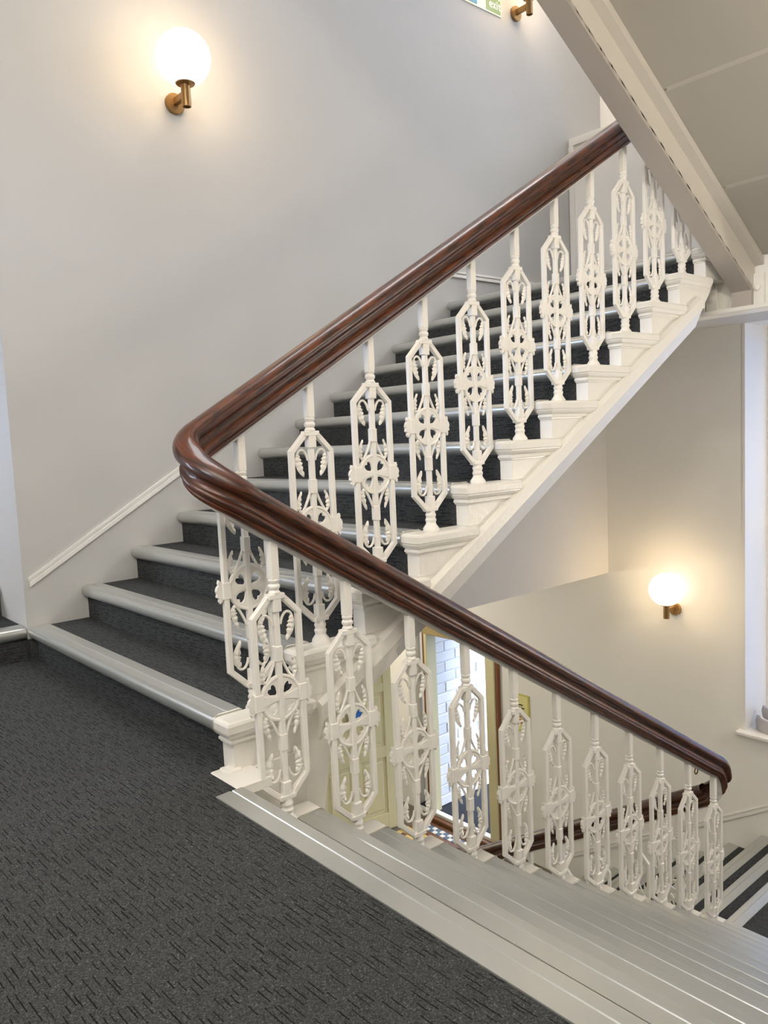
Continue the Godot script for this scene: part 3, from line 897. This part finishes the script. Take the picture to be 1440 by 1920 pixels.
func make_baluster() -> Node3D:
	var o := Node3D.new()
	# shaft with blocks, turned beads and square neck
	var b := MB.new()
	for q in [[0.09, 0.133, 0.0150], [0.13, 0.235, 0.0092], [0.232, 0.286, 0.0122], [0.28, 0.525, 0.0092], [0.518, 0.567, 0.0122], [0.56, 0.68, 0.0092], [0.674, 0.716, 0.0150]]: vbar(b, q[0], q[1], q[2], 0.002)
	part("shaft", b.mesh(), M.iron, o)
	var b1 := MB.new()
	vbar(b1, 0.775, 0.8935, 0.0148, 0.003)
	b1.lathe(V(0, 0, 0), [Vector2(0.0, 0.728), Vector2(0.018, 0.730), Vector2(0.019, 0.735), Vector2(0.0155, 0.740), Vector2(0.0145, 0.742), Vector2(0.0185, 0.748), Vector2(0.0195, 0.753), Vector2(0.0185, 0.758), Vector2(0.0145, 0.762), Vector2(0.018, 0.768), Vector2(0.0185, 0.773), Vector2(0.014, 0.778), Vector2(0.0, 0.778)], 12)
	part("neck", b1.mesh(), M.iron, o)
	var b2 := MB.new()
	b2.lathe(V(0, 0, 0), [Vector2(0.032, 0.0), Vector2(0.032, 0.007), Vector2(0.027, 0.015), Vector2(0.021, 0.023), Vector2(0.019, 0.031), Vector2(0.0215, 0.036), Vector2(0.022, 0.042), Vector2(0.019, 0.046), Vector2(0.0182, 0.052), Vector2(0.0208, 0.057), Vector2(0.0208, 0.063), Vector2(0.018, 0.067), Vector2(0.018, 0.078)], 14)
	part("foot", b2.mesh(), M.iron, o)
	# long octagonal frame with collars
	var b3 := MB.new()
	var loop := [Vector2(0.022, 0.722), Vector2(0.0825, 0.662), Vector2(0.0825, 0.140), Vector2(0.022, 0.082), Vector2(-0.022, 0.082), Vector2(-0.0825, 0.140), Vector2(-0.0825, 0.662), Vector2(-0.022, 0.722)]
	var m := loop.size()
	var path := []; var sd := []; var up := []
	for i in m + 1:
		var p: Vector2 = loop[i % m]; var pa: Vector2 = loop[(i + m - 1) % m]; var pb: Vector2 = loop[(i + 1) % m]
		var d0 := (p - pa).normalized(); var d1 := (pb - p).normalized()
		var n0 := Vector2(-d0.y, d0.x); var n1 := Vector2(-d1.y, d1.x)
		var mi := (n0 + n1).normalized()
		mi = mi / maxf(0.3, mi.dot(n0))
		path.append(V(p.x, p.y, 0)); sd.append(V(mi.x, mi.y, 0)); up.append(V(0, 0, 1))
	b3.sweep(path, sd, up, rect_prof(0.0092, 0.0095, 0.002), false, false)
	b3.box(V(-0.029, 0.714, -0.016), V(0.029, 0.731, 0.016), 0.002)
	b3.box(V(-0.029, 0.075, -0.016), V(0.029, 0.091, 0.016), 0.002)
	part("frame", b3.mesh(), M.iron, o)
	part("wheel", disc_mesh(), M.iron, o)
	# braces from the shaft to the wheel
	for s in [-1.0, 1.0]:
		var b4 := MB.new()
		b4.tube([V(s * 0.013, 0.522, 0), V(s * 0.024, 0.497, 0), V(s * 0.036, 0.474, 0), V(s * 0.050, 0.455, 0)], 0.0048, 0.0044, 8)
		part("brace", b4.mesh(), M.iron, o)
		b4 = MB.new()
		b4.tube([V(s * 0.013, 0.282, 0), V(s * 0.024, 0.307, 0), V(s * 0.036, 0.330, 0), V(s * 0.050, 0.349, 0)], 0.0048, 0.0044, 8)
		part("brace", b4.mesh(), M.iron, o)
	# scalloped leaves and their curled stems
	for s in [-1.0, 1.0]:
		part("leaf", leaf_mesh([[s * 0.059, 0.655], [s * 0.061, 0.632], [s * 0.054, 0.604], [s * 0.036, 0.577]], 0.022, 0.30, -s), M.iron, o)
		part("leaf", leaf_mesh([[s * 0.052, 0.452], [s * 0.064, 0.472], [s * 0.062, 0.500], [s * 0.050, 0.528]], 0.015, 0.42, s), M.iron, o)
		part("leaf", leaf_mesh([[s * 0.054, 0.352], [s * 0.064, 0.334], [s * 0.060, 0.308], [s * 0.045, 0.274]], 0.018, 0.36, -s), M.iron, o)
		part("leaf", leaf_mesh([[s * 0.045, 0.146], [s * 0.062, 0.165], [s * 0.061, 0.195], [s * 0.042, 0.234]], 0.024, 0.30, s), M.iron, o)
		var st := MB.new()
		st.tube(smooth_path([V(s * 0.015, 0.632, 0), V(s * 0.022, 0.652, 0), V(s * 0.036, 0.667, 0), V(s * 0.052, 0.664, 0), V(s * 0.061, 0.648, 0)], 4), 0.0046, 0.004, 8)
		part("stem", st.mesh(), M.iron, o)
		st = MB.new()
		st.tube(smooth_path([V(s * 0.015, 0.172, 0), V(s * 0.021, 0.152, 0), V(s * 0.034, 0.139, 0), V(s * 0.050, 0.142, 0), V(s * 0.061, 0.160, 0)], 4), 0.0046, 0.004, 8)
		part("stem", st.mesh(), M.iron, o)
		# fleur ear outside the frame
		var e := MB.new()
		var pl := PackedVector2Array()
		for q in [[0.070, 0.428], [0.092, 0.428], [0.106, 0.440], [0.109, 0.430], [0.107, 0.423], [0.114, 0.416], [0.117, 0.406], [0.114, 0.396], [0.116, 0.386], [0.107, 0.381], [0.109, 0.372], [0.105, 0.364], [0.092, 0.378], [0.070, 0.378]]: pl.append(Vector2(s * q[0], q[1]))
		e.prism(pl, -0.006, 0.006)
		e.box(V(minf(s * 0.066, s * 0.096), 0.376, -0.0115), V(maxf(s * 0.066, s * 0.096), 0.430, 0.0115), 0.002)
		part("ear", e.mesh(), M.iron, o)
	return o

const ORD := ["", "first", "second", "third", "fourth", "fifth", "sixth", "seventh", "eighth", "ninth", "tenth", "eleventh", "twelfth"]

func build_balusters() -> void:
	var proto := make_baluster()
	var first := true
	var list := []
	for i in range(1, 12):
		list.append([V((i - 1) * G + 0.147, i * R, -0.255), 0.0, "white cast-iron baluster standing on the %s step up from the landing" % ORD[i], "balusters of the climbing flight"])
	for k in range(1, 12):
		list.append([V((k - 1) * G + 0.143, -k * R, -0.095), 0.0, "white cast-iron baluster on the %s step down from the landing, right of the handrail turn" % ORD[k], "balusters of the descending flight"])
	for k in range(1, 9):
		list.append([V(3.005, -1.98 - k * R, -0.211 - (k - 1) * G - 0.143), PI * 0.5, "white baluster of the lowest flight, %s down from the knee of the dark handrail" % ORD[k], "balusters of the lowest flight"])
	for q in list:
		var o: Node3D = proto if first else proto.duplicate()
		first = false
		o.name = numbered("baluster")
		add_child(o)
		o.position = q[0]; o.rotation.y = q[1]
		tag(o, q[2], "baluster", q[3])

# ------------------------------------------------------------------ lamps
func build_lamps() -> void:
	lamp("brass wall lamp with a glowing white globe, high on the wall at the upper left", V(0.99, 2.882, -2.14), 0.0, 0.14, 1.0)
	lamp("brass wall lamp with a glowing globe on the cream end wall beside the window", V(5.05, -0.545, -1.485), -PI * 0.5, 0.15, 1.0)
	lamp("brass wall lamp bracket at the top edge beside the green exit sign", V(3.925, 4.222, -2.14), 0.0, 0.14, 1.0)
	var nc := Color(1.0, 0.96, 0.91)
	lamp("brass wall lamp with a globe on the near wall, out of view", V(1.6, 1.6, 1.79), PI, 0.14, 2.6, nc)
	lamp("brass wall lamp on the near wall above the lower landing", V(4.2, 0.1, 1.79), PI, 0.14, 6.5, nc)
	lamp("brass wall lamp in the entrance hall, behind the string of the stairs", V(2.0, -1.3, -5.4), 0.0, 0.14, 4.0, nc)
	lamp("second brass wall lamp in the entrance hall, nearer the open door", V(3.3, -1.1, -5.4), 0.0, 0.14, 4.0, nc)
	for q in [[1.0, "ceiling lamp with a white glass globe over the middle of the landing"], [2.3, "ceiling lamp with a white glass globe over the viewer"]]:
		var o := thing("ceiling_lamp", q[1], "lamp", V(-1.8, 3.72, q[0]), 0.0)
		var b := MB.new()
		b.lathe(V(0, 0, 0), [Vector2(0.0, -0.05), Vector2(0.06, -0.05), Vector2(0.085, -0.02), Vector2(0.085, 0.0), Vector2(0.0, 0.0)], 24)
		part("rose", b.mesh(), M.brass, o)
		var g := MB.new(); var pr := []
		for k in 19:
			var a := -PI * 0.5 + PI * k / 18.0
			pr.append(Vector2(maxf(0.0, cos(a) * 0.16), -0.19 + sin(a) * 0.15))
		g.lathe(V(0, 0, 0), pr, 28)
		part("globe", g.mesh(), M.globe, o)
		var l := OmniLight3D.new()
		l.name = "light"; l.light_color = nc; l.light_energy = 2.9; l.light_size = 0.14
		l.omni_range = 12.0; l.omni_attenuation = 2.0; l.shadow_enabled = true
		o.add_child(l); l.position = V(0, -0.19, 0)

func lamp(label: String, at: Vector3, turn: float, off: float, e: float, lc := Color(1.0, 0.86, 0.66)) -> void:
	# local: wall at z = 0, lamp stands out along +z
	var o := thing("wall_lamp", label, "lamp", at, turn, "globe wall lamps")
	var b := MB.new()
	b.t = Transform3D(Basis(Vector3(1, 0, 0), Vector3(0, 0, 1), Vector3(0, -1, 0)), V(0, 0, 0))
	b.lathe(V(0, 0, 0), [Vector2(0.0, 0.0), Vector2(0.054, 0.0), Vector2(0.055, 0.004), Vector2(0.055, 0.018), Vector2(0.052, 0.022), Vector2(0.0, 0.022)], 32)
	part("wall_plate", b.mesh(), M.brass, o)
	part("arm", boxm(V(-0.013, -0.012, 0.02), V(0.013, 0.026, off - 0.015), 0.002), M.brass, o)
	var c := MB.new()
	c.lathe(V(0, 0, off), [Vector2(0.0, -0.050), Vector2(0.019, -0.050), Vector2(0.019, -0.058), Vector2(0.0245, -0.058), Vector2(0.025, -0.055), Vector2(0.025, 0.052), Vector2(0.049, 0.056), Vector2(0.053, 0.062), Vector2(0.050, 0.068), Vector2(0.0, 0.068)], 28)
	part("holder", c.mesh(), M.brass, o)
	var g := MB.new()
	var pr := []
	var gr := 0.142
	for k in 25:
		var a := -PI * 0.5 + PI * k / 24.0
		pr.append(Vector2(maxf(0.0, cos(a) * gr), 0.19 + sin(a) * gr * 0.98))
	g.lathe(V(0, 0, off), pr, 40)
	var gm := part("globe", g.mesh(), M.globe, o)
	var l := OmniLight3D.new()
	l.name = "light"; l.light_color = lc; l.light_energy = 0.36 * e
	l.light_size = 0.12; l.omni_range = 12.0; l.omni_attenuation = 2.0; l.shadow_enabled = true
	o.add_child(l); l.position = V(0, 0.19, off)

# ------------------------------------------------------------------ signs and small things
func text_mesh(s: String, h: float, depth := 0.0015) -> TextMesh:
	var t := TextMesh.new()
	var f := SystemFont.new(); f.font_names = PackedStringArray(["Droid Sans"]); f.font_weight = 700
	t.font = f; t.text = s; t.font_size = 64; t.pixel_size = h / 64.0; t.depth = depth
	t.horizontal_alignment = HORIZONTAL_ALIGNMENT_LEFT; t.vertical_alignment = VERTICAL_ALIGNMENT_BOTTOM
	return t

func build_small() -> void:
	# green exit sign on the wall, cut by the top edge of the picture
	var s := thing("exit_sign", "green and blue fire exit sign on the wall at the top edge", "sign", V(3.33, 4.145, -2.14))
	part("plate", boxm(V(0, 0, 0), V(0.425, 0.30, 0.006), 0.001), mat(srgb(236, 238, 214), 0.4), s)
	part("blue_field", boxm(V(0.0, 0.015, 0.006), V(0.155, 0.30, 0.0075)), mat(srgb(40, 150, 190), 0.4), s)
	part("green_field", boxm(V(0.255, 0.012, 0.006), V(0.418, 0.30, 0.0075)), mat(srgb(128, 160, 98), 0.4), s)
	var wm := mat(srgb(240, 244, 226), 0.5)
	var t1 := part("lettering", text_mesh("exit", 0.072), wm, s); t1.position = V(0.285, 0.022, 0.008)
	var t2 := part("lettering", text_mesh("Fire", 0.072), wm, s); t2.position = V(0.285, 0.092, 0.008)
	var man := MB.new()
	man.tube([V(0.195, 0.10, 0.008), V(0.215, 0.15, 0.008), V(0.225, 0.20, 0.008)], 0.010, 0.012, 6)
	man.tube([V(0.215, 0.14, 0.008), V(0.235, 0.11, 0.008), V(0.245, 0.09, 0.008)], 0.009, 0.008, 6)
	man.tube([V(0.223, 0.19, 0.008), V(0.243, 0.17, 0.008)], 0.007, 0.006, 6)
	part("running_figure", man.mesh(), mat(srgb(176, 190, 150), 0.5), s)
	# yellow notice beside the entrance
	var n := thing("wall_notice", "small yellow printed notice on the cream wall right of the entrance", "notice", V(5.05, -2.08, -3.30))
	part("board", boxm(V(-0.012, 0, 0), V(0.0, 0.40, 0.20), 0.002), mat(srgb(196, 190, 92), 0.5), n)
	part("sheet", boxm(V(-0.014, 0.02, 0.008), V(-0.012, 0.385, 0.18)), mat(srgb(222, 216, 150), 0.6), n)
	part("black_dot", disc_x(0.022, V(-0.0145, 0.345, 0.035)), mat(srgb(20, 22, 30), 0.6), n)
	var red := mat(srgb(176, 96, 60), 0.6); var blk := mat(srgb(70, 66, 44), 0.6)
	for i in 7:
		part("print_line", boxm(V(-0.0148, 0.28 - i * 0.032, 0.02), V(-0.0138, 0.296 - i * 0.032, 0.12 + 0.02 * (i % 2))), blk if i < 2 else red, n)
	# blue round notice on the panelled door
	var d := thing("door_sign", "small blue round sign on the cream door, seen through a baluster wheel", "sign", V(4.08, -2.02, -4.735), 0.0)
	d.rotation.y = atan(0.14)
	var dm := MB.new()
	dm.t = Transform3D(Basis(Vector3(1, 0, 0), Vector3(0, 0, 1), Vector3(0, -1, 0)), V(0, 0, 0.0))
	dm.lathe(V(0, 0, 0), [Vector2(0.0, 0), Vector2(0.12, 0), Vector2(0.12, 0.004), Vector2(0.0, 0.004)], 28)
	part("disc", dm.mesh(), mat(srgb(20, 92, 160), 0.4), d)
	part("symbol", boxm(V(-0.03, -0.05, 0.004), V(0.03, -0.02, 0.006)), M.trim, d)
	# ring hook under the handrail
	var h := MB.new()
	var ring := []
	for k in 17:
		var a := TAU * k / 16
		ring.append(V(cos(a) * 0.017, sin(a) * 0.017, 0))
	h.tube(ring, 0.0032, 0.0032, 6)
	h.tube([V(0.014, 0.010, 0), V(0.03, 0.03, 0), V(0.055, 0.028, 0)], 0.0032, 0.0032, 6)
	var hk := part("ring_hook", h.mesh(), mat(srgb(110, 82, 40), 0.35, 0.8), self)
	hk.position = V(2.745, -0.835, -0.10)
	tag(hk, "small brass ring hook under the lower end of the handrail", "hook")
	# grey rolls on the window sill
	for q in [[0.15, 0.0, 0.10, "outer, lower coil of grey padded strip on the window sill"], [0.105, 0.10, 0.09, "inner, upper coil of grey padded strip on the window sill"]]:
		var c := MB.new()
		var pth := []; var sd := []; var up := []
		for k in 25:
			var a := PI * 0.15 + TAU * 0.62 * k / 24.0
			pth.append(V(cos(a) * q[0], 0, sin(a) * q[0])); sd.append(V(cos(a), 0.15, sin(a))); up.append(V(0, 1, 0))
		var hh: float = q[2]
		c.sweep(pth, sd, up, [Vector2(-0.014, 0.0), Vector2(0.014, 0.0), Vector2(0.022, hh * 0.5), Vector2(0.012, hh), Vector2(-0.012, hh), Vector2(-0.02, hh * 0.5)].duplicate())
		var cm := part("padded_coil", c.mesh(), mat(srgb(176, 172, 176), 0.8), self)
		cm.position = V(5.23, -1.465 + q[1], -0.70)
		tag(cm, q[3], "coil", "")

func disc_x(r: float, at: Vector3) -> ArrayMesh:
	var b := MB.new()
	b.t = Transform3D(Basis(Vector3(0, 0, 1), Vector3(-1, 0, 0), Vector3(0, -1, 0)), at)
	b.lathe(V(0, 0, 0), [Vector2(0, 0), Vector2(r, 0), Vector2(r, 0.001), Vector2(0, 0.001)], 16)
	return b.mesh()
